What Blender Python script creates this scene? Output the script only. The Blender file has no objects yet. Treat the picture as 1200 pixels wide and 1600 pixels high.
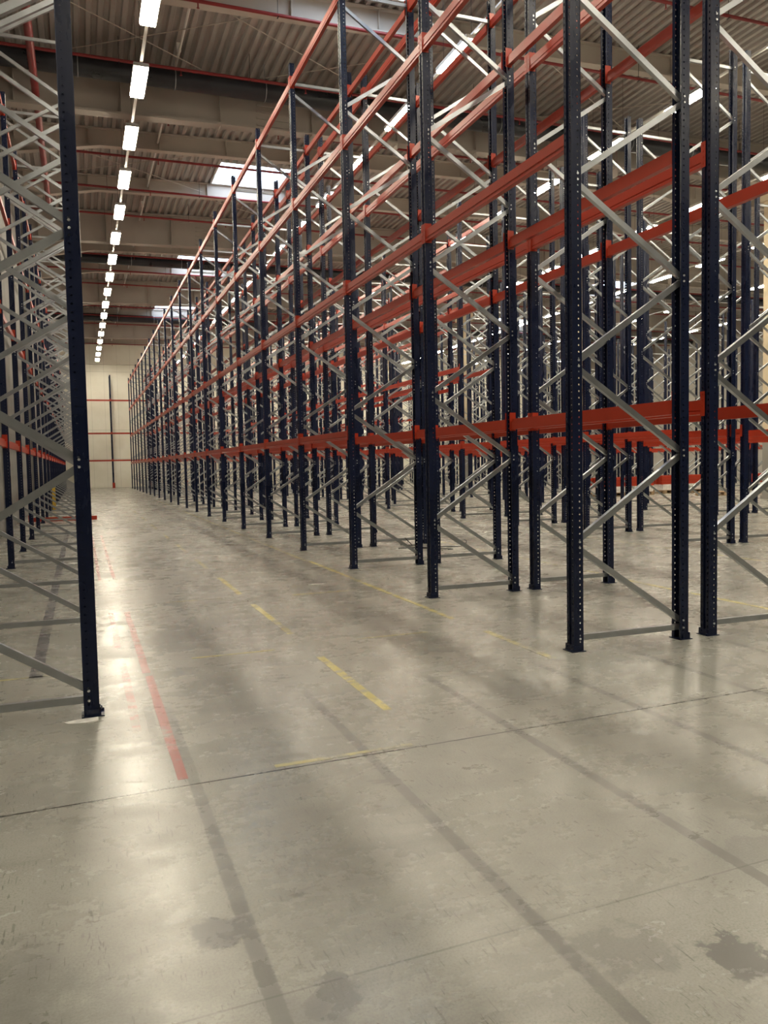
import bpy, bmesh, math, random
from mathutils import Vector, Matrix

random.seed(7)
S = bpy.context.scene
COL = S.collection
PI = math.pi

# ------------------------------------------------------------------ camera
YAW, PIT, ROL = 0.356353, -0.059777, 0.020153
F_PX = 1266.58
fwd = Vector((math.sin(YAW) * math.cos(PIT), math.cos(YAW) * math.cos(PIT), math.sin(PIT)))
rgt = Vector((math.cos(YAW), -math.sin(YAW), 0))
dwn = fwd.cross(rgt)
r_ = rgt * math.cos(ROL) + dwn * math.sin(ROL)
d_ = dwn * math.cos(ROL) - rgt * math.sin(ROL)
cd = bpy.data.cameras.new('camera')
cam = bpy.data.objects.new('camera', cd)
COL.objects.link(cam)
m = Matrix((r_, -d_, -fwd)).transposed().to_4x4()
m.translation = Vector((0, 0, 1.5))
cam.matrix_world = m
cd.sensor_fit = 'VERTICAL'
cd.sensor_height = 32.0
cd.lens = F_PX / 1600 * 32.0
cd.clip_start = 0.05
cd.clip_end = 300
S.camera = cam

# ------------------------------------------------------------------ world, exposure
LAMP_STRENGTH = 62.0
LAMP_COLOR = (1.0, 0.90, 0.71)
SKY_STRENGTH = 6.5
SKY_COLOR = (0.78, 0.88, 1.0)
w = bpy.data.worlds.new('sky')
S.world = w
w.use_nodes = True
bg = w.node_tree.nodes['Background']
bg.inputs[0].default_value = (*SKY_COLOR, 1)
bg.inputs[1].default_value = SKY_STRENGTH
S.view_settings.view_transform = 'Standard'
S.view_settings.look = 'None'
S.view_settings.gamma = 1.0
S.view_settings.use_curve_mapping = False
S.view_settings.exposure = 0.36
S.cycles.max_bounces = 7
S.cycles.diffuse_bounces = 4
S.cycles.glossy_bounces = 4
S.cycles.transmission_bounces = 4
S.cycles.sample_clamp_indirect = 8.0
S.cycles.use_light_tree = True


# ------------------------------------------------------------------ materials
class NT:
    """small helper for node materials"""
    def __init__(self, name):
        self.m = bpy.data.materials.new(name)
        self.m.use_nodes = True
        self.t = self.m.node_tree
        self.b = self.t.nodes['Principled BSDF']

    def n(self, typ, **kw):
        o = self.t.nodes.new(typ)
        for k, v in kw.items():
            setattr(o, k, v)
        return o

    def l(self, a, b):
        self.t.links.new(a, b)

    def val(self, sock, v):
        if isinstance(v, (int, float)):
            sock.default_value = v
        elif isinstance(v, tuple):
            sock.default_value = v if len(v) == 4 else (*v, 1)
        else:
            self.l(v, sock)

    def math(self, op, a, b=0.0, c=None, clamp=False):
        o = self.n('ShaderNodeMath', operation=op, use_clamp=clamp)
        self.val(o.inputs[0], a)
        self.val(o.inputs[1], b)
        if c is not None:
            self.val(o.inputs[2], c)
        return o.outputs[0]

    def ramp(self, v, lo, hi, a=0.0, b=1.0):
        o = self.n('ShaderNodeMapRange')
        o.clamp = True
        o.interpolation_type = 'SMOOTHSTEP'
        self.val(o.inputs[0], v)
        for i, x in enumerate((lo, hi, a, b)):
            o.inputs[i + 1].default_value = x
        return o.outputs[0]

    def mix(self, f, a, b):
        o = self.n('ShaderNodeMix', data_type='RGBA')
        self.val(o.inputs[0], f)
        self.val(o.inputs[6], a)
        self.val(o.inputs[7], b)
        return o.outputs[2]

    def pos(self):
        g = self.n('ShaderNodeNewGeometry')
        return g.outputs['Position']

    def noise(self, vec, scale, detail=4, rough=0.55, sx=1, sy=1, sz=1, rot=0.0, dist=0.0, off=0.0):
        mp = self.n('ShaderNodeMapping')
        mp.inputs['Scale'].default_value = (sx, sy, sz)
        mp.inputs['Rotation'].default_value = (0, 0, rot)
        mp.inputs['Location'].default_value = (off, off * 1.7, off * .6)
        self.l(vec, mp.inputs[0])
        o = self.n('ShaderNodeTexNoise')
        o.inputs['Scale'].default_value = scale
        o.inputs['Detail'].default_value = detail
        o.inputs['Roughness'].default_value = rough
        o.inputs['Distortion'].default_value = dist
        self.l(mp.outputs[0], o.inputs['Vector'])
        return o.outputs[0]


def simple(name, col, rough=0.5, metal=0.0, var=0.12, scale=6.0, spec=0.5, sz=1.0, rvar=0.1):
    t = NT(name)
    p = t.n('ShaderNodeTexCoord').outputs['Object']
    n = t.noise(p, scale, 5, sz=sz)
    f = t.ramp(n, 0.3, 0.7)
    lo = tuple(c * (1 - var) for c in col)
    hi = tuple(min(1, c * (1 + var)) for c in col)
    t.l(t.mix(f, lo, hi), t.b.inputs['Base Color'])
    t.l(t.ramp(n, 0.25, 0.75, max(0.03, rough - rvar), min(1, rough + rvar)), t.b.inputs['Roughness'])
    t.b.inputs['Metallic'].default_value = metal
    t.b.inputs['Specular IOR Level'].default_value = spec
    return t.m


def concrete_nodes(t):
    """worn, power-floated concrete: returns colour and roughness sockets (world coordinates)"""
    p = t.pos()
    big = t.noise(p, 0.42, 5, .62, dist=.6)
    mid = t.noise(p, 1.9, 6, .65, sx=.75, dist=.5, off=3)
    fine = t.noise(p, 26, 4, .7, off=9)
    strk = t.noise(p, 3.2, 5, .6, sx=.35, sy=1.9, off=5, dist=.7)
    c = t.mix(t.ramp(big, .30, .70), (.272, .267, .230), (.360, .354, .308))
    c = t.mix(t.ramp(mid, .38, .75, 0, .45), c, (.20, .192, .168))
    c = t.mix(t.ramp(strk, .50, .78, 0, .30), c, (.15, .143, .122))
    c = t.mix(t.ramp(strk, .12, .48, .35, 0), c, (.40, .385, .335))
    grit = t.noise(p, 7.5, 8, .72, off=21, sx=.7)
    c = t.mix(t.ramp(grit, .48, .80, 0, .38), c, (.18, .162, .138))
    c = t.mix(t.ramp(grit, .18, .50, .35, 0), c, (.39, .375, .32))
    grn = t.noise(p, 120, 2, .6, off=17)
    c = t.mix(t.ramp(grn, .45, .75, 0, .45), c, (.14, .134, .115))
    c = t.mix(t.ramp(grn, .25, .5, .3, 0), c, (.42, .405, .35))
    c = t.mix(t.ramp(fine, .58, .80, 0, .25), c, (.12, .114, .098))
    spk = t.noise(p, 5.5, 3, .6, off=31, sx=.45, sy=1.6)
    c = t.mix(t.ramp(spk, .715, .735, 0, .55), c, (.10, .093, .08))
    # thin scratches
    for rot, sc, o in ((.5, 3.0, 1), (-.9, 2.4, 4), (1.5, 3.4, 8), (-.25, 4.2, 11)):
        v = t.noise(p, sc, 1, .5, sx=34, sy=4.2, rot=rot, off=o)
        g = t.noise(p, 3.1, 2, .5, off=o * 2.1)
        mk = t.math('MULTIPLY', t.ramp(v, .67, .71), t.ramp(g, .54, .62))
        c = t.mix(t.math('MULTIPLY', mk, .6), c, (.08, .074, .06))
    rough = t.math('ADD', t.ramp(mid, .3, .7, .22, .31), t.ramp(grit, .3, .7, -.03, .05))
    return p, c, rough, (big, mid, fine, strk)


def floor_material():
    t = NT('floor_concrete')
    p, c, rough, (big, mid, fine, strk) = concrete_nodes(t)
    grit_ = t.noise(p, 9, 5, .6, off=41)
    sx = t.n('ShaderNodeSeparateXYZ')
    t.l(p, sx.inputs[0])
    X, Y = sx.outputs[0], sx.outputs[1]
    wob = t.math('MULTIPLY', t.math('SUBTRACT', fine, .5), .02)
    Xw = t.math('ADD', X, wob)
    # residue of old tape, bands running along the aisle every 0.883 m on the near floor
    k = t.math('SUBTRACT', Xw, .45)
    k = t.math('PINGPONG', k, .4415)            # distance to the nearest band
    band = t.ramp(k, .024, .032, 1, 0)
    rng = t.math('MULTIPLY', t.ramp(Y, 5.0, 5.3, 1, 0), t.ramp(mid, .30, .50, .35, .85))
    rng = t.math('MULTIPLY', rng, t.ramp(X, .2, .3))
    c = t.mix(t.math('MULTIPLY', band, rng), c, (.135, .13, .115))
    # rubbed tyre lanes down the aisle
    for x0, wd, s in ((.75, .25, .25), (1.25, .2, .3), (2.7, .3, .3), (8.1, .3, .3), (7.2, .3, .2)):
        dd = t.math('ABSOLUTE', t.math('SUBTRACT', X, x0))
        c = t.mix(t.math('MULTIPLY', t.ramp(dd, wd * .4, wd, s, 0), t.ramp(strk, .35, .6)), c, (.16, .152, .135))
    # dark stains of their own
    for x0, y0, rr, s in ((.36, 2.58, .085, 1.15), (1.80, 1.84, .10, .9), (.62, 2.12, .10, .5), (-.3, 2.5, .2, .45), (-.15, 2.2, .25, .4), (2.35, 2.3, .12, .4),
                          (-.35, 3.9, .25, .25), (1.5, 2.0, .14, .4), (.5, 1.95, .18, .45), (2.6, 4.6, .2, .3), (4.0, 6.6, .5, .25),
                          (2.2, 7.6, .5, .28), (5.2, 8.2, .8, .22), (.9, 3.0, .28, .22), (1.0, 7.2, .6, .2)):
        dx = t.math('SUBTRACT', X, x0)
        dy = t.math('SUBTRACT', Y, y0)
        dd = t.math('SQRT', t.math('ADD', t.math('MULTIPLY', dx, dx), t.math('MULTIPLY', dy, dy)))
        dd = t.math('ADD', dd, t.math('MULTIPLY', t.math('SUBTRACT', grit_, .5), rr * 3.2))
        c = t.mix(t.ramp(dd, rr * (.85 if rr < .15 else .4), rr * (1.1 if rr < .15 else 1.7), min(1, s), 0), c, (.135, .13, .118))
    # construction joints
    jy = t.math('SUBTRACT', Y, t.math('MULTIPLY', X, .038))
    for y0, hw, s in ((3.83, .0065, 1.0), (2.17, .004, .4), (8.75, .006, .45), (13.6, .008, .5), (20, .01, .5)):
        dd = t.math('ABSOLUTE', t.math('SUBTRACT', jy, y0))
        c = t.mix(t.ramp(dd, hw * .8, hw * 1.3, s, 0), c, (.025, .022, .018))
    for x0, hw, s in ((5.12, .005, .5), (10.2, .008, .5)):
        dd = t.math('ABSOLUTE', t.math('SUBTRACT', X, x0))
        c = t.mix(t.ramp(dd, hw * .6, hw * 1.4, s, 0), c, (.04, .035, .03))
    t.l(c, t.b.inputs['Base Color'])
    t.l(rough, t.b.inputs['Roughness'])
    t.b.inputs['Specular IOR Level'].default_value = .75
    bp = t.n('ShaderNodeBump')
    bp.inputs['Strength'].default_value = .03
    bp.inputs['Distance'].default_value = .02
    t.l(mid, bp.inputs['Height'])
    t.l(bp.outputs[0], t.b.inputs['Normal'])
    return t.m


def paint_material(name, col, wear=.5):
    """floor paint or tape worn down to the concrete below it"""
    t = NT(name)
    p, c, rough, ns = concrete_nodes(t)
    n1 = t.noise(p, 9, 5, .7, off=2, sx=.6, sy=1.3)
    n2 = t.noise(p, 1.1, 2, .5, off=12)
    a = t.math('ADD', n1, t.math('MULTIPLY', t.math('SUBTRACT', n2, .5), .55))
    msk = t.ramp(a, wear - .06, wear + .06, .10, .78)
    t.l(t.mix(msk, c, col), t.b.inputs['Base Color'])
    t.l(rough, t.b.inputs['Roughness'])
    t.b.inputs['Specular IOR Level'].default_value = .55
    return t.m


def far_wall_material():
    t = NT('cream_cladding')
    p = t.pos()
    sx = t.n('ShaderNodeSeparateXYZ')
    t.l(p, sx.inputs[0])
    n = t.noise(p, .5, 4)
    c = t.mix(t.ramp(n, .3, .7), (.80, .77, .66), (.88, .86, .76))
    k = t.math('PINGPONG', sx.outputs[0], .5)
    c = t.mix(t.ramp(k, .005, .02, .35, 0), c, (.4, .38, .33))
    k = t.math('PINGPONG', sx.outputs[2], 1.15)
    c = t.mix(t.ramp(k, .01, .03, .4, 0), c, (.4, .38, .33))
    t.l(c, t.b.inputs['Base Color'])
    t.b.inputs['Roughness'].default_value = .55
    return t.m


def panel_concrete_material():
    t = NT('precast_concrete')
    p = t.pos()
    sx = t.n('ShaderNodeSeparateXYZ')
    t.l(p, sx.inputs[0])
    n = t.noise(p, .9, 6, .65, dist=.8)
    n2 = t.noise(p, 6, 4, .6, sz=.3)
    c = t.mix(t.ramp(n, .3, .7), (.17, .165, .15), (.24, .23, .21))
    c = t.mix(t.ramp(n2, .55, .75, 0, .35), c, (.22, .205, .18))
    k = t.math('PINGPONG', sx.outputs[1], 3.05)
    c = t.mix(t.ramp(k, .01, .03, .7, 0), c, (.12, .11, .1))
    k = t.math('PINGPONG', t.math('ADD', sx.outputs[2], .0), 1.25)
    c = t.mix(t.ramp(k, .008, .02, .5, 0), c, (.16, .15, .13))
    t.l(c, t.b.inputs['Base Color'])
    t.b.inputs['Roughness'].default_value = .75
    return t.m


def column_material():
    t = NT('painted_column')
    p = t.pos()
    sx = t.n('ShaderNodeSeparateXYZ')
    t.l(p, sx.inputs[0])
    n = t.noise(p, 2.5, 4)
    c = t.mix(t.ramp(sx.outputs[2], 2.18, 2.2), (.30, .295, .27), (.62, .52, .36))
    c = t.mix(t.ramp(n, .5, .75, 0, .3), c, (.3, .27, .2))
    t.l(c, t.b.inputs['Base Color'])
    t.b.inputs['Roughness'].default_value = .6
    return t.m


def emit(name, col, s):
    t = NT(name)
    t.b.inputs['Base Color'].default_value = (.8, .8, .8, 1)
    t.b.inputs['Emission Color'].default_value = (*col, 1)
    t.b.inputs['Emission Strength'].default_value = s
    return t.m


def glass_material():
    t = NT('clear_glazing')
    t.t.nodes.remove(t.b)
    tr = t.n('ShaderNodeBsdfTransparent')
    tr.inputs[0].default_value = (.93, .96, 1, 1)
    gl = t.n('ShaderNodeBsdfGlossy')
    gl.inputs['Roughness'].default_value = .08
    mx = t.n('ShaderNodeMixShader')
    mx.inputs[0].default_value = .06
    t.l(tr.outputs[0], mx.inputs[1])
    t.l(gl.outputs[0], mx.inputs[2])
    t.l(mx.outputs[0], t.t.nodes['Material Output'].inputs[0])
    return t.m


M_FLOOR = floor_material()
M_BLUE = simple('navy_powder_coat', (.0055, .0100, .034), .30, 0, .12, 5, .32, sz=.3, rvar=.08)
M_ORANGE = simple('orange_red_enamel', (.40, .036, .013), .30, 0, .05, 3, .5, rvar=.02)
M_GALV = simple('galvanised_steel', (.44, .46, .48), .32, .92, .07, 7, .5, rvar=.03)
M_ZINC = simple('zinc_bolt', (.75, .76, .78), .35, .8, .1, 40)
M_RIBS = simple('roof_deck_paint', (.40, .37, .345), .5, 0, .08, 1.5)
M_GIRD = simple('girder_paint', (.50, .45, .395), .55, 0, .06, 1.0)
M_DEEP = simple('deep_girder_paint', (.37, .33, .29), .6, 0, .06, .8)
M_REDPIPE = simple('red_pipe_paint', (.24, .022, .024), .4, 0, .1, 2)
M_BLACKPIPE = simple('black_duct_plastic', (.018, .02, .026), .35, 0, .3, 2)
M_WHITE = simple('white_metal_paint', (.75, .74, .70), .4, 0, .05, 3)
M_LAMP = emit('lamp_diffuser_lit', LAMP_COLOR, LAMP_STRENGTH)
M_FARWALL = far_wall_material()
M_PANEL = panel_concrete_material()
M_COLUMN = column_material()
M_GLASS = glass_material()
M_REDPAINT = paint_material('worn_red_tape', (.31, .034, .030), .38)
M_REDFAINT = paint_material('very_worn_red_tape', (.30, .04, .035), .55)
M_YELLOW = paint_material('worn_yellow_paint', (.60, .52, .16), .46)
M_YELFAINT = paint_material('faint_yellow_paint', (.55, .49, .22), .52)
M_WOOD = simple('pallet_wood', (.30, .20, .11), .8, 0, .25, 7)
M_WRAP = simple('white_stretch_wrap', (.70, .67, .64), .3, 0, .1, 6)
M_DARK = simple('black_steel', (.02, .02, .022), .5, .3, .2, 10)
M_GUARDY = simple('yellow_guard_paint', (.65, .42, .05), .5, 0, .15, 6)
M_PAPER = simple('white_scrap', (.75, .73, .68), .7, 0, .1, 20)
M_WALLGREY = simple('grey_back_wall', (.45, .43, .39), .7, 0, .1, .7)


# ------------------------------------------------------------------ mesh helpers
class MB:
    def __init__(self):
        self.v, self.f, self.mi = [], [], []
        self.cur = 0

    def face(self, idx):
        self.f.append(idx)
        self.mi.append(self.cur)

    def box(self, x0, y0, z0, x1, y1, z1):
        b = len(self.v)
        self.v += [(x0, y0, z0), (x1, y0, z0), (x1, y1, z0), (x0, y1, z0),
                   (x0, y0, z1), (x1, y0, z1), (x1, y1, z1), (x0, y1, z1)]
        for q in ((0, 3, 2, 1), (4, 5, 6, 7), (0, 1, 5, 4), (1, 2, 6, 5), (2, 3, 7, 6), (3, 0, 4, 7)):
            self.face([b + i for i in q])

    def sweep(self, prof, a, b, up=(0, 0, 1)):
        """closed profile (u, w) swept from a to b; u is sideways, w is towards up"""
        a, b = Vector(a), Vector(b)
        d = (b - a).normalized()
        upv = Vector(up)
        u = d.cross(upv)
        if u.length < 1e-6:
            u = d.cross(Vector((1, 0, 0)))
        u.normalize()
        wv = u.cross(d).normalized()
        n = len(prof)
        s = len(self.v)
        for c in (a, b):
            for (pu, pw) in prof:
                self.v.append(tuple(c + u * pu + wv * pw))
        for i in range(n):
            j = (i + 1) % n
            self.face([s + i, s + j, s + n + j, s + n + i])
        self.face([s + i for i in range(n)][::-1])
        self.face([s + n + i for i in range(n)])

    def tube(self, pts, r, n=10):
        for a, b in zip(pts[:-1], pts[1:]):
            self.sweep([(r * math.cos(2 * PI * i / n), r * math.sin(2 * PI * i / n)) for i in range(n)], a, b,
                       (0, 0, 1) if abs(Vector(b).z - Vector(a).z) < .9 * (Vector(b) - Vector(a)).length else (0, 1, 0))

    def mesh(self, name, mats, smooth=False):
        me = bpy.data.meshes.new(name)
        me.from_pydata(self.v, [], self.f)
        for mm in (mats if isinstance(mats, (list, tuple)) else [mats]):
            me.materials.append(mm)
        if len(me.materials) > 1:
            me.polygons.foreach_set('material_index', self.mi)
        bm = bmesh.new()
        bm.from_mesh(me)
        bmesh.ops.recalc_face_normals(bm, faces=bm.faces)
        bm.to_mesh(me)
        bm.free()
        if smooth:
            me.polygons.foreach_set('use_smooth', [True] * len(me.polygons))
            try:
                me.set_sharp_from_angle(angle=math.radians(40))
            except Exception:
                pass
        me.update()
        return me


def link(name, me, parent=None, loc=(0, 0, 0), rz=0.0):
    o = bpy.data.objects.new(name, me)
    COL.objects.link(o)
    o.location = loc
    o.rotation_euler = (0, 0, rz)
    if parent is not None:
        o.parent = parent
    return o


def tag(o, label, cat, group=None, kind=None):
    o['label'] = label
    o['category'] = cat
    if group:
        o['group'] = group
    o['kind'] = kind or 'thing'
    return o


def struct(name, mb, mats, smooth=False, label=None):
    o = link(name, mb.mesh(name, mats, smooth))
    o['kind'] = 'structure'
    if label:
        o['label'] = label
    return o


ORD = ('first second third fourth fifth sixth seventh eighth ninth tenth eleventh twelfth thirteenth fourteenth fifteenth '
       'sixteenth seventeenth eighteenth nineteenth twentieth twenty-first twenty-second twenty-third twenty-fourth').split()


def ordn(n):
    return ORD[n - 1]


# ------------------------------------------------------------------ the hall
XL, XR, YB, YF = -1.75, 47.0, -27.0, 68.4
SLOPE = .022


def roofz(x):
    return 11.45 + SLOPE * min(x, 22.6) - SLOPE * max(0, x - 22.6)


mb = MB()
mb.box(XL - .3, YB - .3, -.3, XR + .3, YF + .3, 0)
struct('floor', mb, M_FLOOR)
mb = MB()
mb.box(XL - .3, YB, 0, XL, YF, 11.6)
for yy in (9.4, 21.6, 33.8, 45.9, 58.3):      # pilasters in the left wall
    mb.box(XL, yy - .25, 0, XL + .12, yy + .25, 11.4)
struct('wall_left', mb, M_PANEL)
mb = MB()
mb.box(XL - .3, YF, 0, XR + .3, YF + .3, 12.6)
mb.box(XL, YF - .22, 9.75, XR, YF, 12)
struct('wall_far', mb, M_FARWALL)
mb = MB()
mb.box(XR, YB, 0, XR + .3, YF, 12.6)
struct('wall_right', mb, M_WALLGREY)
mb = MB()
mb.box(XL - .3, YB - .3, 0, XR + .3, YB, 12.6)
struct('wall_back', mb, M_WALLGREY)

# skylights: (x0, x1, y0, y1)
SKY = []
for y0, y1 in ((2.6, 5.2), (14.6, 16.9), (27.5, 29.6), (40.0, 42.2), (52.4, 54.6)):
    SKY.append((4.75, 7.3, y0, y1))
    if y0 > 35 or y0 < 5:
        SKY.append((28.8, 31.3, y0, y1))

# trapezoidal roof deck with ribs along the hall
mb = MB()
P = .25


def deck_strip(x0, x1, y0, y1):
    n = max(1, round((x1 - x0) / P))
    p = (x1 - x0) / n
    xs = []
    for i in range(n):
        b = x0 + i * p
        xs += [(b, 0), (b + p * .38, 0), (b + p * .50, .075), (b + p * .88, .075)]
    xs.append((x1, 0))
    s = len(mb.v)
    for (x, dz) in xs:
        z = roofz(x) + dz
        mb.v += [(x, y0, z), (x, y1, z)]
    for i in range(len(xs) - 1):
        a = s + 2 * i
        mb.face([a, a + 1, a + 3, a + 2])
    # upper skin gives the deck its thickness
    s = len(mb.v)
    mb.v += [(x0, y0, roofz(x0) + .17), (x1, y0, roofz(x1) + .17), (x1, y1, roofz(x1) + .17), (x0, y1, roofz(x0) + .17)]
    mb.face([s, s + 1, s + 2, s + 3])


cuts_x = sorted({XL, 22.6, XR} | {s[0] for s in SKY} | {s[1] for s in SKY})
for x0, x1 in zip(cuts_x[:-1], cuts_x[1:]):
    holes = sorted((s[2], s[3]) for s in SKY if abs(s[0] - x0) < 1e-6)
    y = YB
    for a, b in holes:
        deck_strip(x0, x1, y, a)
        y = b
    deck_strip(x0, x1, y, YF)
me = mb.mesh('ceiling', M_RIBS)
ceil = link('ceiling', me)
ceil['kind'] = 'structure'

for i, (x0, x1, y0, y1) in enumerate(SKY):
    z0, z1 = roofz(x0) - .02, roofz((x0 + x1) / 2) + .24
    fr = MB()
    for a in ((x0 - .05, y0 - .05, z0, x1 + .05, y0, z1), (x0 - .05, y1, z0, x1 + .05, y1 + .05, z1),
              (x0 - .05, y0, z0, x0, y1, z1), (x1, y0, z0, x1 + .05, y1, z1)):
        fr.box(*a)
    o = struct(f'window_{i + 1}', fr, M_WHITE, label='rectangular skylight in the corrugated roof')
    pn = MB()
    pn.box(x0, y0, z1 - .03, x1, y1, z1 - .015)
    link('glass_pane', pn.mesh('glass_pane', M_GLASS), o)


def i_beam(mb, x0, x1, y, zb0, zb1, depth_f, fw=.24, tf=.03, tw=.014):
    """I girder along X; bottom flange underside runs from zb0 to zb1, top sits under the deck"""
    for (za, zb) in ((0, tf),):
        pass
    s = len(mb.v)
    for x, zb in ((x0, zb0), (x1, zb1)):
        zt = roofz(x) - .005
        hw = fw / 2
        pr = [(-hw, zb), (hw, zb), (hw, zb + tf), (tw, zb + tf), (tw, zt - tf), (hw, zt - tf), (hw, zt), (-hw, zt),
              (-hw, zt - tf), (-tw, zt - tf), (-tw, zb + tf), (-hw, zb + tf)]
        for (dy, z) in pr:
            mb.v.append((x, y + dy, z))
    n = 12
    for i in range(n):
        j = (i + 1) % n
        mb.face([s + i, s + j, s + n + j, s + n + i])
    mb.face([s + i for i in range(n)][::-1])
    mb.face([s + n + i for i in range(n)])


# purlin-like shallow girders with a haunch by the left wall, and deep girders in between
for yy in [5.2, 9.3 + 4.0, 17.5, 25.7, 29.75, 37.8, 41.9, 49.9, 54.0, 61.6, 65.6, 1.1, -3, -7]:
    mb = MB()
    i_beam(mb, XL, .9, yy, roofz(XL) - .95, roofz(.9) - .52, 0)
    i_beam(mb, .9, 21.0, yy, roofz(.9) - .52, roofz(21) - .52, 0)
    i_beam(mb, 21.0, 22.6, yy, roofz(21) - .52, roofz(22.6) - .9, 0)
    i_beam(mb, 22.6, 24.2, yy, roofz(22.6) - .9, roofz(24.2) - .52, 0)
    i_beam(mb, 24.2, XR, yy, roofz(24.2) - .52, roofz(XR) - .52, 0)
    for k in range(-1, 24):
        x = k * 2.0 + .6
        if x > XL + .3:
            mb.box(x - .008, yy - .11, roofz(x) - .5, x + .008, yy + .11, roofz(x) - .03)
    struct('roof_girder', mb, M_GIRD, label='shallow pale steel roof girder with haunched ends')
DEEPY = [9.4, 21.7, 33.8, 45.95, 58.2, -2.9]
for yy in DEEPY:
    mb = MB()
    i_beam(mb, XL, 22.6, yy, 10.22, roofz(22.6) - 1.28, 0, fw=.34, tf=.05, tw=.05)
    i_beam(mb, 22.6, XR, yy, roofz(22.6) - 1.28, roofz(XR) - 1.28, 0, fw=.34, tf=.05, tw=.05)
    x = XL + .6
    while x < XR:
        mb.box(x - .012, yy - .16, 10.27, x + .012, yy + .16, roofz(x) - .05)
        x += 2.45
    # slotted louvre panels in the web
    for xc in (5.2, 17.4, 29.6):
        for j in range(5):
            mb.box(xc - .5, yy - .085, 10.45 + j * .17, xc + .5, yy - .04, 10.50 + j * .17)
    struct('roof_girder', mb, M_DEEP, label='deep pale plate girder spanning the roof')

for yy in (9.4, 21.7, 33.8, 45.95, 58.2):
    mb = MB()
    mb.box(22.35, yy - .3, 0, 22.98, yy + .3, roofz(22.6) - 1.3)
    mb.box(22.25, yy - .42, roofz(22.6) - 1.75, 23.08, yy + .42, roofz(22.6) - 1.28)
    mb.box(22.31, yy - .34, 0, 23.02, yy + .34, .12)
    struct('column', mb, M_COLUMN, label='concrete roof column, beige above and grey at its foot')

# ------------------------------------------------------------------ racking
ZT = 8.30            # post height
DEP = .994           # post centre to post centre
HOLE_P = .05


def post_mesh(name, nodes, detail):
    """omega post, aisle face at -X, open side at +X; nodes = heights of the brace bolts"""
    bm = bmesh.new()
    # profile path in (x, y): lip, flange, web with a groove, flange, lip
    path = [(.034, -.030), (.038, -.050), (-.040, -.050), (-.040, -.014), (-.030, -.009), (-.030, .009), (-.040, .014), (-.040, .050),
            (.038, .050), (.034, .030)]
    holes = {1: ('r', .0065), 2: ('s', .007), 6: ('s', .007), 7: ('r', .0065)}
    N = int(ZT / HOLE_P)
    if detail == 0:
        for i in range(len(path) - 1):
            a, b = path[i], path[i + 1]
            vs = [bm.verts.new((*a, .0)), bm.verts.new((*b, .0)), bm.verts.new((*b, ZT)), bm.verts.new((*a, ZT))]
            bm.faces.new(vs)
    else:
        for i in range(len(path) - 1):
            a, b = Vector(path[i]), Vector(path[i + 1])
            if i not in holes:
                vs = [bm.verts.new((*a, .0)), bm.verts.new((*b, .0)), bm.verts.new((*b, ZT)), bm.verts.new((*a, ZT))]
                bm.faces.new(vs)
                continue
            ty, r = holes[i]
            L = (b - a).length
            # hole centre along the strip
            c = L * (.5 if ty == 's' else (.68 if i == 1 else .32))
            if i == 1:
                c = L * .30
            if i == 7:
                c = L * .70
            ring = []
            for q in range(8):
                an = 2 * PI * q / 8 + PI / 8
                ring.append((r * math.cos(an) / math.cos(PI / 8), (r if ty == 'r' else .011) * math.sin(an) / math.cos(PI / 8)))
            for kk in range(N):
                z0, z1 = kk * ZT / N, (kk + 1) * ZT / N
                zc = (z0 + z1) / 2
                outer = [(L, zc + .011), (c + r, z1), (c - r, z1), (0, zc + .011), (0, zc - .011), (c - r, z0), (c + r, z0), (L, zc - .011)]

                def P3(s_, z_):
                    q2 = a + (b - a) * (s_ / L)
                    return bm.verts.new((q2.x, q2.y, z_))
                ov = [P3(*q) for q in outer]
                iv = [P3(c + q[0], zc + q[1]) for q in ring]
                corner = {0: (L, z1), 2: (0, z1), 4: (0, z0), 6: (L, z0)}
                for q in range(8):
                    q2 = (q + 1) % 8
                    if q in corner:
                        cv = P3(*corner[q])
                        bm.faces.new([iv[q], ov[q], cv, ov[q2], iv[q2]])
                    else:
                        bm.faces.new([iv[q], ov[q], ov[q2], iv[q2]])
    bmesh.ops.remove_doubles(bm, verts=bm.verts, dist=.0002)
    bmesh.ops.recalc_face_normals(bm, faces=bm.faces)
    bmesh.ops.solidify(bm, geom=list(bm.faces) + list(bm.edges) + list(bm.verts), thickness=.0028)
    me = bpy.data.meshes.new(name)
    bm.to_mesh(me)
    bm.free()
    if detail:
        me.materials.append(M_BLUE)
        me.materials.append(M_ZINC)
        b2 = MB()
        b2.cur = 0
        for z in nodes:
            for sy in (-1, 1):
                b2.sweep([(.0085 * math.cos(PI * q / 3), .0085 * math.sin(PI * q / 3)) for q in range(6)],
                         (.012, sy * .0498, z), (.012, sy * .0575, z))
        bb = bmesh.new()
        bb.from_mesh(me)
        vs = [bb.verts.new(v) for v in b2.v]
        for f in b2.f:
            fc = bb.faces.new([vs[i] for i in f])
            fc.material_index = 1
        bmesh.ops.recalc_face_normals(bb, faces=[f for f in bb.faces if f.material_index == 1])
        bb.to_mesh(me)
        bb.free()
    else:
        me.materials.append(M_BLUE)
    return me


def foot_mesh():
    b = MB()
    b.box(-.068, -.068, 0, .055, .068, .006)
    b.box(-.050, -.058, .006, -.0445, .058, .055)         # bracket on the aisle face
    b.box(-.050, -.058, .006, .020, -.0535, .045)
    b.box(-.050, .0535, .006, .020, .058, .045)
    for y in (-.03, .03):
        b.sweep([(.008 * math.cos(PI * q / 3), .008 * math.sin(PI * q / 3)) for q in range(6)], (-.0501, y, .035), (-.058, y, .035))
    b.sweep([(.010 * math.cos(PI * q / 3), .010 * math.sin(PI * q / 3)) for q in range(6)], (-.060, -.05, .006), (-.060, -.05, .020))
    return b.mesh('foot_plate', M_BLUE)


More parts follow.
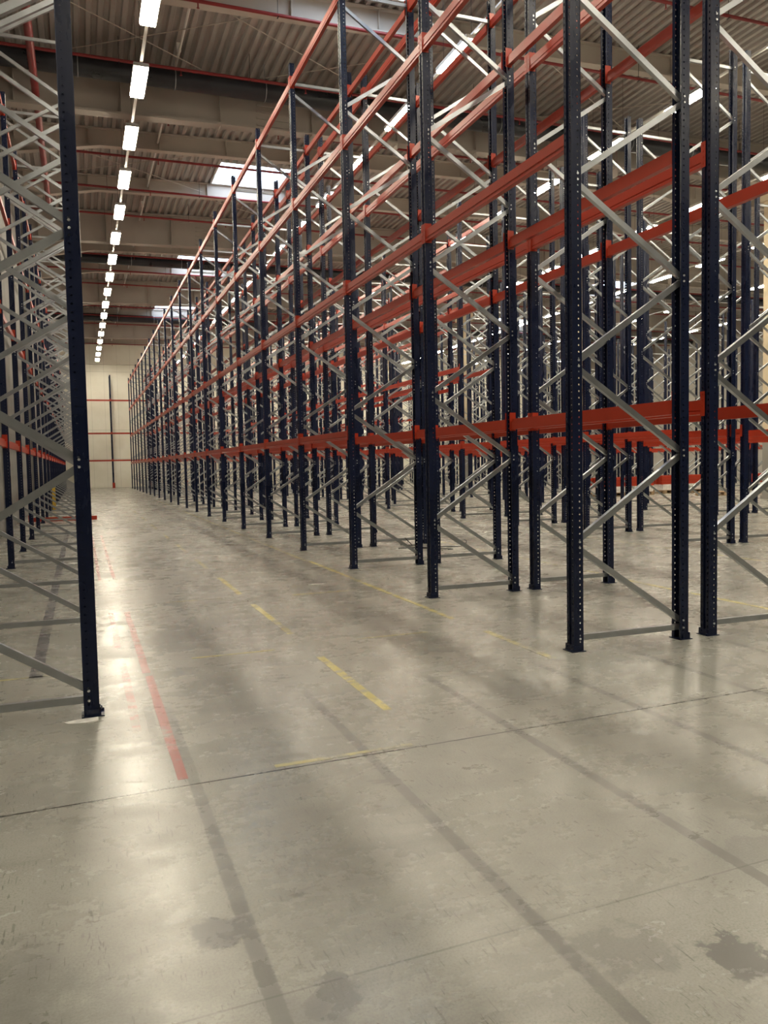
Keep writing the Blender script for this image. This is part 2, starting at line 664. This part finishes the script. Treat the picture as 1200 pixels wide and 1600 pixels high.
CH = [(-.0225, -.018), (.0225, -.018), (.0225, .018), (.0195, .018), (.0195, -.015), (-.0195, -.015), (-.0195, .018), (-.0225, .018)]


def channel(b, x0, z0, x1, z1):
    # channel lies in the plane of the frame, web towards -Y
    b.sweep(CH, (x0, 0, z0), (x1, 0, z1), up=(0, 1, 0))


NODES = [(0, .16, .87)]
BR = []                     # braces: (x0, z0, x1, z1)
fx, rx = .012, DEP - .012
BR.append((fx, .10, rx, .10))
z = .16
side = 1                    # 1 = the low end is at the rear post
while z < 7.3:
    z2 = z + .655
    BR.append((rx, z, fx, z2) if side == 1 else (fx, z, rx, z2))
    z = z2 + .045
    side = -side
BR.append((fx, 7.98, rx, 7.98))
f_nodes = [b[1] if abs(b[0] - fx) < 1e-6 else b[3] for b in BR]
r_nodes = [b[1] if abs(b[0] - rx) < 1e-6 else b[3] for b in BR]

ME_POSTF = post_mesh('post', f_nodes, 1)
ME_POSTR = post_mesh('post', r_nodes, 1)
ME_POST0 = post_mesh('post', [], 0)
ME_FOOT = foot_mesh()
ME_BR = []
for b_ in BR:
    q = MB()
    channel(q, *b_)
    ME_BR.append(q.mesh('brace', M_GALV))


def simple_frame_mesh():
    """one mesh of a whole frame for the distant ones"""
    bm = bmesh.new()
    for px, rot in ((0, 0), (DEP, PI)):
        t = bmesh.new()
        t.from_mesh(ME_POST0)
        bmesh.ops.transform(t, matrix=Matrix.Translation((px, 0, 0)) @ Matrix.Rotation(rot, 4, 'Z'), verts=t.verts)
        tmp = bpy.data.meshes.new('t')
        t.to_mesh(tmp)
        t.free()
        bm.from_mesh(tmp)
        t2 = MB()
        t2.box(px - .068, -.068, 0, px + .068, .068, .008)
        tmp2 = t2.mesh('t2', M_BLUE)
        bm.from_mesh(tmp2)
    k = len(bm.faces)
    q = MB()
    for b_ in BR:
        channel(q, *b_)
    tmp = q.mesh('t', M_GALV)
    bm.from_mesh(tmp)
    bm.faces.ensure_lookup_table()
    for i in range(k, len(bm.faces)):
        bm.faces[i].material_index = 1
    me = bpy.data.meshes.new('rack_frame_far')
    bm.to_mesh(me)
    bm.free()
    me.materials.append(M_BLUE)
    me.materials.append(M_GALV)
    return me


ME_FAR = simple_frame_mesh()


def make_frame(near=True):
    if not near:
        o = link('rack_upright', ME_FAR)
        return o
    r = link('rack_upright', None)
    a = link('post', ME_POSTF, r)
    link('foot_plate', ME_FOOT, a)
    b = link('post', ME_POSTR, r, (DEP, 0, 0), PI)
    link('foot_plate', ME_FOOT, b)
    for me_ in ME_BR:
        link('brace', me_, r)
    return r


def copy_tree(o, parent=None):
    c = o.copy()
    COL.objects.link(c)
    c.parent = parent
    if parent is not None:
        c.matrix_parent_inverse = o.matrix_parent_inverse
    for ch in o.children:
        copy_tree(ch, c)
    return c


PT = 2.801
BL = PT - .10        # clear beam length
BPROF = [(-.026, 0), (.026, 0), (.026, .088), (.006, .088), (.006, .12), (-.026, .12), (-.026, .040), (-.0205, .036), (-.0205, .024), (-.026, .020)]


def beam_body(b, y0, y1):
    # -x of the profile is the outer, aisle side; swept along +Y
    n = len(BPROF)
    s = len(b.v)
    for y in (y0, y1):
        for (x, z_) in BPROF:
            b.v.append((x - .012, y, z_ - .06))
    for i in range(n):
        j = (i + 1) % n
        b.face([s + i, s + j, s + n + j, s + n + i])
    b.face([s + i for i in range(n)])
    b.face([s + n + i for i in range(n)][::-1])


def connector(b, sgn):
    """hook plate at one end: sgn=-1 near end, +1 far end (local y along the beam)"""
    y = sgn * BL / 2
    b.box(-.046, min(y - sgn * .004, y), -.075, .030, max(y - sgn * .004, y), .130)
    ya, yb = sorted((y - sgn * .004, y + sgn * .046))
    b.box(-.0465, ya, -.075, -.0425, yb, .130)
    for j in range(4):
        b.box(-.050, (ya + yb) / 2 - .006, -.055 + j * .05, -.0462, (ya + yb) / 2 + .006, -.035 + j * .05)


bb = MB()
beam_body(bb, -BL / 2 + .004, BL / 2 - .004)
ME_BEAM = bb.mesh('rack_beam', M_ORANGE)
ME_CON = []
for s_ in (-1, 1):
    q = MB()
    connector(q, s_)
    ME_CON.append(q.mesh('end_connector', M_ORANGE))
bb = MB()
beam_body(bb, -BL / 2 + .004, BL / 2 - .004)
connector(bb, -1)
connector(bb, 1)
ME_BEAMFAR = bb.mesh('rack_beam_far', M_ORANGE)


def make_beam(near=True):
    if not near:
        return link('rack_beam', ME_BEAMFAR)
    o = link('rack_beam', ME_BEAM)
    link('end_connector', ME_CON[0], o)
    link('end_connector', ME_CON[1], o)
    return o


LV = [1.925, 3.94, 5.94, 7.95]                   # beam centre heights
LVN = ['lowest', 'second', 'third', 'top']
XA = 3.6215
XB = XA + DEP + .313
DX = 5.86                                         # one double row plus one aisle
ROWS = {
    'A': (XA, 0, 'row facing the main aisle'),
    'B': (XB, 0, 'row backing onto the aisle row'),
    'C': (XA + DX, 0, 'third row from the main aisle'),
    'D': (XB + DX, 0, 'fourth row from the main aisle'),
    'E': (XA + 2 * DX, 0, 'fifth row from the main aisle'),
    'F': (XB + 2 * DX, 0, 'sixth row from the main aisle'),
    'G': (21.22, 0, 'seventh row from the main aisle'),
    'H': (23.10, 0, 'eighth row, just past the roof columns'),
    'I': (27.66, 0, 'ninth row, beyond the roof columns'),
    'J': (28.97, 0, 'tenth row, beyond the roof columns'),
    'K': (33.55, 0, 'eleventh row, beyond the roof columns'),
    'M': (34.86, 0, 'twelfth row, beyond the roof columns'),
    'L': (-1.055, 0, 'row by the concrete wall'),
}
YA0 = 5.417
PITS = {'L': (5.22, 22)}
first_idx = {'C': 2, 'D': 2, 'E': 3, 'F': 3, 'G': 9, 'H': 9, 'I': 8, 'J': 8, 'K': 8, 'M': 8}

protos = {True: make_frame(True), False: make_frame(False)}
used = set()
for row, (x0, rot, desc) in ROWS.items():
    y00, nfr = PITS.get(row, (YA0, 22))
    for i in range(first_idx.get(row, 0), nfr):
        y = y00 + i * PT
        near = math.hypot(x0, y) < 27
        if near not in used:
            o = protos[near]
            used.add(near)
        else:
            o = copy_tree(protos[near])
        o.location = (x0, y, 0)
        o.rotation_euler = (0, 0, rot)
        n = i - first_idx.get(row, 0) + 1
        tag(o, f"blue rack upright, {ordn(n)} from the open end, {desc}", 'rack upright',
            f'upright frames of the {desc}')
        if row == 'A' and i == 0:
            o.location = (x0 - .028, y - .02, 0)
            o.scale = (1.028, 1, 1)
        if row == 'L':
            o.scale = (1.066, 1, 1)

bprotos = {True: make_beam(True), False: make_beam(False)}
bused = set()
beams = []
for row, (x0, rot, desc) in ROWS.items():
    y00, nfr = PITS.get(row, (YA0, 22))
    f0 = first_idx.get(row, 0)
    for i in range(f0, nfr - 1):
        for side_ in ('aisle', 'back'):
            for lv in range(4):
                if row == 'A' and side_ == 'aisle' and lv == 0 and i < 2:
                    continue
                if row == 'L' and side_ == 'aisle':
                    continue
                if row in 'CD' and lv > 0 and i < 5:
                    continue
                if row == 'D' and lv > 0 and i < (6 if side_ == 'back' else 7):
                    continue
                if row in 'EF' and lv > 0 and i < 13:
                    continue
                if row in 'GHIJKM' and lv > 0:
                    continue
                sg = 1 if rot == 0 else -1
                # for the back-to-back partner row the aisle side is the rear line
                line = 0 if side_ == 'aisle' else 1
                flip = row in 'BDFHJML'
                px = x0 + sg * DEP * (line if not flip else 1 - line)
                out = ((side_ == 'aisle') != flip)       # faces -X locally
                br = (0 if out else PI) + rot
                y = y00 + (i + .5) * PT
                d = math.sqrt(px * px + y * y + (LV[lv] - 1.5) ** 2)
                dy = .008 * math.sin(i * 12.9 + lv * 3.1 + px)
                beams.append((d, px, y, LV[lv] + dy, br, row, i - f0 + 1, lv, side_, desc))
beams.sort(key=lambda b: b[0])
rest = MB()
sides = {'aisle': 'aisle side', 'back': 'rear side'}
src = [(list(v.co), None) for v in ME_BEAMFAR.vertices]
srcf = [list(p_.vertices) for p_ in ME_BEAMFAR.polygons]
for j, (d, px, y, zz, br, row, bay, lv, side_, desc) in enumerate(beams):
    if j < 300:
        near = d < 20
        if near not in bused:
            o = bprotos[near]
            bused.add(near)
        else:
            o = copy_tree(bprotos[near])
        o.location = (px, y, zz)
        o.rotation_euler = (0, 0, br)
        tag(o, f"orange beam, {LVN[lv]} level, {sides[side_]}, {ordn(bay)} bay, {desc}", 'rack beam',
            f'{LVN[lv]} level beams of the {desc}')
    else:
        s0 = len(rest.v)
        sg = 1 if abs(math.cos(br) - 1) < .01 else -1
        for co, _ in src:
            rest.v.append((px + sg * co[0], y + sg * co[1], zz + co[2]))
        for f in srcf:
            rest.face([s0 + q for q in f])
o = link('rack_beam', rest.mesh('distant_beams', M_ORANGE))
tag(o, 'many small orange beams on the far bays of all rack rows', 'rack beam', None, 'stuff')

# rack standing against the far wall, beams along X
for i in range(7):
    x = -.42 + i * PT
    o = copy_tree(protos[False])
    o.location = (x, 66.95, 0)
    o.rotation_euler = (0, 0, PI / 2)
    o.scale = (1, 1, 1.06)
    tag(o, f"blue rack upright standing against the cream far wall, {ordn(i + 1)} from the left", 'rack upright', 'frames against the far wall')
    g = MB()
    g.box(x - .10, 66.80, 0, x + .10, 66.84, .42)
    g.box(x - .10, 66.80, 0, x - .07, 66.95, .42)
    g.box(x + .07, 66.80, 0, x + .10, 66.95, .42)
    g.box(x - .15, 66.79, 0, x + .15, 66.98, .012)
    o = link('post_guard', g.mesh('post_guard', M_ORANGE))
    tag(o, f"orange post guard at the foot of the far wall rack, {ordn(i + 1)} from the left", 'post guard', 'post guards along the far wall')
    if i < 6:
        for lv, zz in enumerate((2.16, 4.27, 6.83)):
            o = copy_tree(bprotos[False])
            o.location = (x + PT / 2, 66.95, zz)
            o.rotation_euler = (0, 0, PI / 2)
            tag(o, f"orange beam along the cream far wall, {LVN[lv]} level, {ordn(i + 1)} bay from the left", 'rack beam', 'beams along the far wall')

# ------------------------------------------------------------------ lamps
LL = 1.46
q = MB()
q.box(-.155, -LL / 2, .0, .155, LL / 2, .012)
q.box(-.155, -LL / 2, .012, -.143, LL / 2, .07)
q.box(.143, -LL / 2, .012, .155, LL / 2, .07)
ME_LDIF = MB()
ME_LDIF.box(-.135, -LL / 2 + .02, -.035, .135, LL / 2 - .02, .012)
ME_LDIF = ME_LDIF.mesh('diffuser', M_LAMP)
q = MB()
q.box(-.155, -LL / 2, .0, -.137, LL / 2, .07)
q.box(.137, -LL / 2, .0, .155, LL / 2, .07)
q.box(-.137, -LL / 2, .0, .137, -LL / 2 + .018, .07)
q.box(-.137, LL / 2 - .018, .0, .137, LL / 2, .07)
q.box(-.155, -LL / 2, .0125, .155, LL / 2, .075)
ME_LHOU = q.mesh('housing', M_WHITE)
q = MB()
q.box(-.03, -3.13 / 2, .076, .03, 3.13 / 2, .115)
ME_LRAIL = q.mesh('rail', M_WHITE)
q = MB()
q.tube([(0, 0, 0), (0, 0, 1.6)], .004, 5)
ME_LWIRE = q.mesh('hanging_wire', M_DARK)


def make_lamp():
    r = link('ceiling_lamp', None)
    link('housing', ME_LHOU, r)
    link('diffuser', ME_LDIF, r)
    link('mounting_rail', ME_LRAIL, r)
    link('hanging_wire', ME_LWIRE, r, (0, -.65, .11))
    link('hanging_wire', ME_LWIRE, r, (0, .65, .11))
    return r


lproto = make_lamp()
fl = True
ZL = 9.78
for rowi, (lx, y0, n, nm) in enumerate((
        (1.50, 15.5, 17, 'above the main aisle'), (7.55, 15.5, 17, 'above the second aisle'),
        (13.55, 15.6, 17, 'above the third aisle'), (19.5, 15.5, 17, 'beside the roof columns'),
        (25.5, 21.8, 15, 'beyond the roof columns'), (31.55, 21.8, 15, 'in the far bay'),
        (38.0, 21.8, 15, 'along the far right side'))):
    for i in range(-7 if lx < 16 else -4, n):
        y = y0 + i * 3.132
        if y > 66.5 or y < -7.5:
            continue
        o = lproto if fl else copy_tree(lproto)
        fl = False
        for ch in o.children:
            if ch.name.startswith('hanging_wire'):
                ch.scale = (1, 1, (roofz(lx) + .10 - ZL - .11) / 1.6)
        o.location = (lx, y - .05, ZL)
        vis = i + 1
        if vis >= 1:
            lab = f"long lit ceiling lamp hanging {nm}, {ordn(vis)} from the near end"
        else:
            lab = f"lit lamp {nm}, overhead, {ordn(1 - vis)} before the visible ones"
        tag(o, lab, 'ceiling lamp', f'lamps {nm}')

# ------------------------------------------------------------------ pipes and cables under the roof
k = 0
y = 14.2
while y < 66:
    q = MB()
    zp = 10.93
    q.tube([(XL + .05, y, zp), (XR - .1, y, zp)], .036, 10)
    o = link('sprinkler_pipe', q.mesh('sprinkler_pipe', M_REDPIPE, True))
    k += 1
    tag(o, f"red sprinkler pipe crossing under the roof, {ordn(k)} from the near end", 'pipe', 'red sprinkler pipes under the roof')
    hg = MB()
    x = 1.2
    while x < XR - 1:
        hg.tube([(x, y, zp + .04), (x, y, roofz(x) - .0)], .006, 5)
        hg.box(x - .012, y - .05, zp - .05, x + .012, y + .05, zp - .042)
        x += 3.05
    link('hanger', hg.mesh('hanger', M_DARK), o)['kind'] = 'stuff'
    hd = MB()
    x = 2.6
    while x < XR - 1:
        hd.tube([(x, y, zp - .04), (x, y, zp - .13)], .014, 6)
        hd.tube([(x, y, zp - .13), (x, y, zp - .14)], .03, 6)
        x += 3.05
    link('sprinkler_head', hd.mesh('sprinkler_head', M_REDPIPE), o)['kind'] = 'stuff'
    y += 3.0

for i, y in enumerate((20.6, 38.7, 53.6)):
    q = MB()
    q.tube([(XL + .02, y, 10.86), (XR - .1, y, 10.86)], .225, 20)
    o = link('drain_pipe', q.mesh('drain_pipe', M_BLACKPIPE, True))
    tag(o, f"thick black drain pipe crossing under the roof, {('nearest', 'middle', 'farthest')[i]} of three", 'pipe', 'black drain pipes')
    hb = MB()
    x = .3
    while x < XR - 1:
        for a in range(12):
            a0, a1 = 2 * PI * a / 12, 2 * PI * (a + 1) / 12
            hb.tube([(x, y + .234 * math.cos(a0), 10.86 + .234 * math.sin(a0)), (x, y + .234 * math.cos(a1), 10.86 + .234 * math.sin(a1))], .012, 5)
        hb.tube([(x, y, 11.08), (x, y, roofz(x))], .01, 5)
        x += 2.2
    link('pipe_clamp', hb.mesh('pipe_clamp', M_GALV), o)['kind'] = 'stuff'

q = MB()
q.tube([(-.62, YB + .1, 10.5), (-.66, 31.0, 10.5), (-.66, 31.0, 10.93), (-.66, 32.2, 10.93)], .085, 14)
o = link('main_pipe', q.mesh('main_pipe', M_REDPIPE, True))
tag(o, 'thick red water main running along the left wall under the roof', 'pipe')
q = MB()
q.tube([(2.55, YB + .1, 11.24), (2.55, 67, 11.24)], .03, 8)
for y in range(-10, 66, 3):
    q.box(2.5, y, 11.24, 2.6, y + .04, 11.45)
o = link('conduit', q.mesh('conduit', M_WHITE))
tag(o, 'thin white conduit running along the main aisle under the roof', 'conduit')

rods = [(1, (-1.2, 17.6), (4.4, 21.5)), (2, (4.4, 17.6), (-1.2, 21.5)), (3, (2.8, 17.6), (9.0, 21.5)), (4, (9.0, 17.6), (3.4, 21.5)),
        (5, (-1.2, 25.8), (4.4, 29.6)), (6, (4.4, 25.8), (-1.2, 29.6)), (7, (4.0, 29.9), (10, 33.6)), (8, (10, 29.9), (4, 33.6)),
        (9, (11, 17.6), (17, 21.5)), (10, (17, 17.6), (11, 21.5))]
for n, a, b in rods:
    q = MB()
    q.tube([(a[0], a[1], 11.2), (b[0], b[1], 11.2)], .011, 6)
    o = link('tie_rod', q.mesh('tie_rod', M_GIRD))
    tag(o, f"thin diagonal steel tie rod under the roof deck, {ordn(n)} of ten nearest", 'tie rod', 'roof tie rods')

for n, (x, y) in enumerate(((.05, 12.2), (.11, 12.6))):
    q = MB()
    pts = [(x, y, 11.45)]
    for j in range(1, 9):
        pts.append((x + .02 * math.sin(j * .8 + n), y, 11.45 - j * .85 - (.1 if j == 8 else 0)))
    q.tube(pts, .004, 5)
    o = link('hanging_cable', q.mesh('hanging_cable', M_WHITE))
    tag(o, ('thin pale cable hanging from the roof beside the nearest left post',
            'second thin pale cable hanging just right of the first, by the left post')[n], 'cable', 'cables hanging by the left post')


# ------------------------------------------------------------------ floor markings
def mark(name, x0, x1, y0, y1, mat, label, group, skew=0.0):
    """painted or taped strip, a few tenths of a millimetre proud of the slab"""
    q = MB()
    n = max(2, int(max(x1 - x0, y1 - y0) / .25))
    rr = random.Random(int((x0 + y0) * 1000))
    alongy = (y1 - y0) > (x1 - x0)
    L, R = [], []
    for i in range(n + 1):
        f = i / n
        j1, j2 = rr.uniform(-.004, .004), rr.uniform(-.004, .004)
        if alongy:
            yy = y0 + (y1 - y0) * f
            L.append((x0 + j1 + skew * f, yy))
            R.append((x1 + j2 + skew * f, yy))
        else:
            xx = x0 + (x1 - x0) * f
            L.append((xx, y0 + j1 + skew * f))
            R.append((xx, y1 + j2 + skew * f))
    zt = .0012
    for z_ in (zt, 0.0002):
        for p in L + R:
            q.v.append((p[0], p[1], z_))
    m_ = n + 1
    for i in range(n):
        q.face([i, i + 1, m_ + i + 1, m_ + i])
        o_ = 2 * m_
        q.face([o_ + i, o_ + i + 1, o_ + m_ + i + 1, o_ + m_ + i])
        q.face([i, i + 1, o_ + i + 1, o_ + i])
        q.face([m_ + i, m_ + i + 1, o_ + m_ + i + 1, o_ + m_ + i])
    o = link(name, q.mesh(name, mat))
    return tag(o, label, 'floor marking', group)


RG, YG = 'red tape lines left of the aisle', 'yellow lines on the aisle floor'
mark('red_floor_line', .375, .43, 3.93, 6.02, M_REDPAINT, 'long worn red line ending just behind the floor joint', RG)
mark('red_floor_line', .365, .42, 6.12, 8.85, M_REDPAINT, 'worn red line continuing the long one towards the rack row', RG)
mark('red_floor_line', .21, .26, 7.1, 8.85, M_REDPAINT, 'short worn red line just right of the near left post', RG)
mark('red_floor_line', .22, .27, 4.75, 6.5, M_REDFAINT, 'almost worn away red line beside the near left post foot', RG)
mark('red_floor_line', .155, .20, 11.5, 19.6, M_REDPAINT, 'left one of the two distant red lines', RG)
mark('red_floor_line', .345, .39, 11.6, 19.4, M_REDPAINT, 'right one of the two distant red lines', RG)
ys = [(4.56, 6.06), (7.0, 8.7), (9.45, 11.0), (12.1, 13.4), (14.6, 16.2), (17.6, 19.2), (20.6, 22.4), (24, 26), (28, 30)]
for i, (a, b) in enumerate(ys):
    mark('yellow_floor_line', 1.665, 1.725, a, b, M_YELLOW if i < 3 else M_YELFAINT,
         f"yellow dash in the middle of the main aisle, {ordn(i + 1)} from the camera", YG)
mark('yellow_floor_line', 3.27, 3.33, 5.25, 6.35, M_YELFAINT, 'short yellow line beside the foot of the first right frame', YG)
mark('yellow_floor_line', 3.26, 3.315, 7.0, 12.2, M_YELLOW, 'long yellow line along the near feet of the right row', YG)
mark('yellow_floor_line', 3.22, 3.275, 12.3, 40.0, M_YELFAINT, 'far faint yellow line along the feet of the right row', YG)
mark('yellow_floor_line', 6.24, 6.30, 5.9, 8.4, M_YELLOW, 'yellow line seen between the two nearest right frames', YG)
mark('yellow_floor_line', 6.30, 6.36, 8.5, 14.0, M_YELFAINT, 'faint yellow line behind the second pair of right frames', YG)
mark('yellow_floor_line', 9.05, 9.11, 7.0, 30.0, M_YELFAINT, 'faint yellow line along the far side of the second aisle', YG)
CG = 'thin cross lines on the floor'
mark('yellow_floor_line', .76, 1.42, 6.43, 6.455, M_YELLOW, 'thin yellow cross line left of the nearest aisle dash', CG)
mark('yellow_floor_line', 2.24, 2.92, 9.1, 9.135, M_YELLOW, 'thin pale cross line right of the third aisle dash', CG)
mark('yellow_floor_line', 2.16, 2.82, 6.53, 6.555, M_YELFAINT, 'thin pale cross line right of the nearest aisle dash', CG)
mark('yellow_floor_line', -.9, -.2, 6.33, 6.36, M_YELLOW, 'thin yellow cross line under the near left frame', CG)
mark('yellow_floor_line', .78, 1.45, 9.25, 9.28, M_YELFAINT, 'thin faint cross line left of the third aisle dash', CG)
mark('yellow_floor_line', .85, 1.6, 3.90, 3.935, M_YELFAINT, 'faint yellow smear along the near floor joint', CG, skew=.02)

# ------------------------------------------------------------------ loose things
# beam lying across the left of the aisle
o = link('rack_beam', None)
o.location = (-.52, 25.7, .061)
o.rotation_euler = (0, 0, PI / 2 + .03)
q = MB()
beam_body(q, -.92, .92)
bd = link('beam_body', q.mesh('beam_body', M_ORANGE), o)
q = MB()
q.box(-.045, .915, -.058, .03, .922, .14)
q.box(-.045, .915, -.058, -.04, .965, .14)
link('end_connector', q.mesh('end_connector', M_ORANGE), o)
tag(o, 'loose orange beam lying on the floor across the left rack row', 'rack beam')

# bent rods
q = MB()
q.tube([(5.18, 13.23, .008), (6.35, 12.95, .008), (6.38, 12.96, .10), (6.36, 13.02, .12)], .008, 6)
o = link('bent_rod', q.mesh('bent_rod', M_DARK))
tag(o, 'long thin black rod on the floor with an upturned end', 'rod', 'bent rods between the frames')
q = MB()
q.tube([(5.55, 13.0, .008), (5.95, 12.62, .008)], .008, 6)
q.tube([(5.95, 12.62, .008), (5.85, 12.60, .008)], .008, 6)
o = link('bent_rod', q.mesh('bent_rod', M_DARK))
tag(o, 'short black rod lying aslant beside the long bent one', 'rod', 'bent rods between the frames')
q = MB()
q.tube([(5.42, 13.75, .008), (5.58, 13.55, .008), (5.52, 13.75, .13)], .008, 6)
q.tube([(5.58, 13.55, .008), (5.75, 13.6, .01), (5.78, 13.7, .05)], .006, 6)
o = link('bent_rod', q.mesh('bent_rod', M_DARK))
tag(o, 'small black rod bent to a hook behind the long one', 'rod', 'bent rods between the frames')


def scrap(x, y, w_, d_, rz, label, name='paper_scrap', cat='scrap', mat=M_PAPER, h=.004):
    q = MB()
    rr = random.Random(int(x * 977 + y * 131))
    n = 9
    top = []
    for i in range(n):
        a = 2 * PI * i / n
        r = rr.uniform(.7, 1.1)
        top.append((w_ / 2 * r * math.cos(a), d_ / 2 * r * math.sin(a)))
    for z_ in (.0, h):
        for p in top:
            q.v.append((p[0], p[1], z_ + (rr.uniform(0, h) if z_ else 0)))
    q.face(list(range(n))[::-1])
    q.face(list(range(n, 2 * n)))
    for i in range(n):
        j = (i + 1) % n
        q.face([i, j, n + j, n + i])
    o = link(name, q.mesh(name, mat), None, (x, y, .0005), rz)
    tag(o, label, cat, 'white scraps on the floor')


scrap(-.19, 13.87, .16, .10, 0, 'white paper scrap lying under the left rack row')
scrap(2.72, 9.78, .26, .05, .1, 'thin white scrap in the aisle near the pale cross line')
scrap(3.05, 8.95, .07, .03, .4, 'small white chip beside the long yellow line')
scrap(3.06, 8.4, .06, .03, 1.0, 'small white chip nearer the camera by the yellow line')
scrap(-.045, 5.085, .21, .10, .1, 'crumbled white packing under the near left post foot', 'packing_shim', 'shim', M_PAPER, .004)

# grey patch of old tape beside the red line
t_grey = paint_material('grey_tape_residue', (.15, .145, .125), .40)
mark('grey_floor_patch', .305, .355, 4.5, 5.25, t_grey, 'short grey tape patch between the near red lines', 'grey tape patches')
mark('grey_floor_patch', -.41, -.32, 6.3, 21, paint_material('dark_violet_band', (.085, .08, .095), .40), 'long grey band on the floor under the row by the wall', 'grey tape patches')  # long dark violet-grey band along the floor, broken up by noise
mark('grey_floor_patch', .325, .365, 7.0, 7.75, t_grey, 'small grey patch left of the farther red line', 'grey tape patches')

# pallets carrying spare beams in the far bay


def pallet(x, y, rz, label, group='wooden pallets in the far bay', z=0):
    q = MB()
    for i in range(7):
        yy = -.4 + i * .1333
        q.box(-.6, yy - .05, .122, .6, yy + .05, .144)
    for xx in (-.6, -.07, .46):
        q.box(xx, -.45, .10, xx + .14, .45, .122)
        for yy in (-.45, -.05, .35):
            q.box(xx, yy, .022, xx + .14, yy + .1, .10)
    for yy in (-.45, -.05, .35):
        q.box(-.6, yy, 0, .6, yy + .1, .022)
    o = link('pallet', q.mesh('pallet', M_WOOD), None, (x, y, z), rz)
    tag(o, label, 'pallet', group)
    return o


def beam_stack(x, y, rz, nx, nz, label, z=.144):
    # top bundle of orange beams on a white wrapped bundle
    q = MB()
    q.box(-1.3, -.38, 0, 1.3, .38, .24)
    o = link('wrapped_bundle', q.mesh('wrapped_bundle', M_WRAP), None, (x, y, z), rz)
    tag(o, f"white wrapped bundle under the {label}", 'bundle', 'wrapped bundles on pallets')
    n = 0
    for k_ in range(nz):
        for j in range(nx):
            n += 1
            q = MB()
            beam_body(q, -BL / 2, BL / 2)
            o = link('spare_beam', q.mesh('spare_beam', M_ORANGE), None, (0, 0, 0))
            off = -.36 + j * (.72 / max(1, nx - 1))
            c_, s_ = math.cos(rz), math.sin(rz)
            o.location = (x - s_ * off, y + c_ * off, z + .30 + k_ * .122)
            o.rotation_euler = (0, 0, rz - PI / 2)
            tag(o, f"spare orange beam, layer {k_ + 1} and {ordn(j + 1)} from front in the {label}", 'rack beam', 'spare beams stacked on pallets')


for n, (x, y, nm) in enumerate(((20.6, 27.6, 'left beam stack'), (24.2, 28.2, 'middle beam stack'), (28.6, 27.0, 'right beam stack'))):
    pallet(x - .7, y, 0, f"wooden pallet carrying the left end of the {nm}")
    pallet(x + .7, y, 0, f"wooden pallet carrying the right end of the {nm}")
    beam_stack(x, y, .0, 7, 3, nm)
pallet(23.3, 25.3, .25, 'empty wooden pallet lying in front of the middle beam stack')

q = MB()
q.box(-.12, -.12, 0, .12, .12, .01)
q.box(-.10, -.03, .01, -.06, .03, 1.0)
q.box(-.10, -.10, .01, .02, -.085, 1.0)
o = link('post_guard', q.mesh('post_guard', M_GUARDY), None, (-.93, 32.4, 0), 0)
tag(o, 'tall yellow post guard standing by the left rack row', 'post guard')
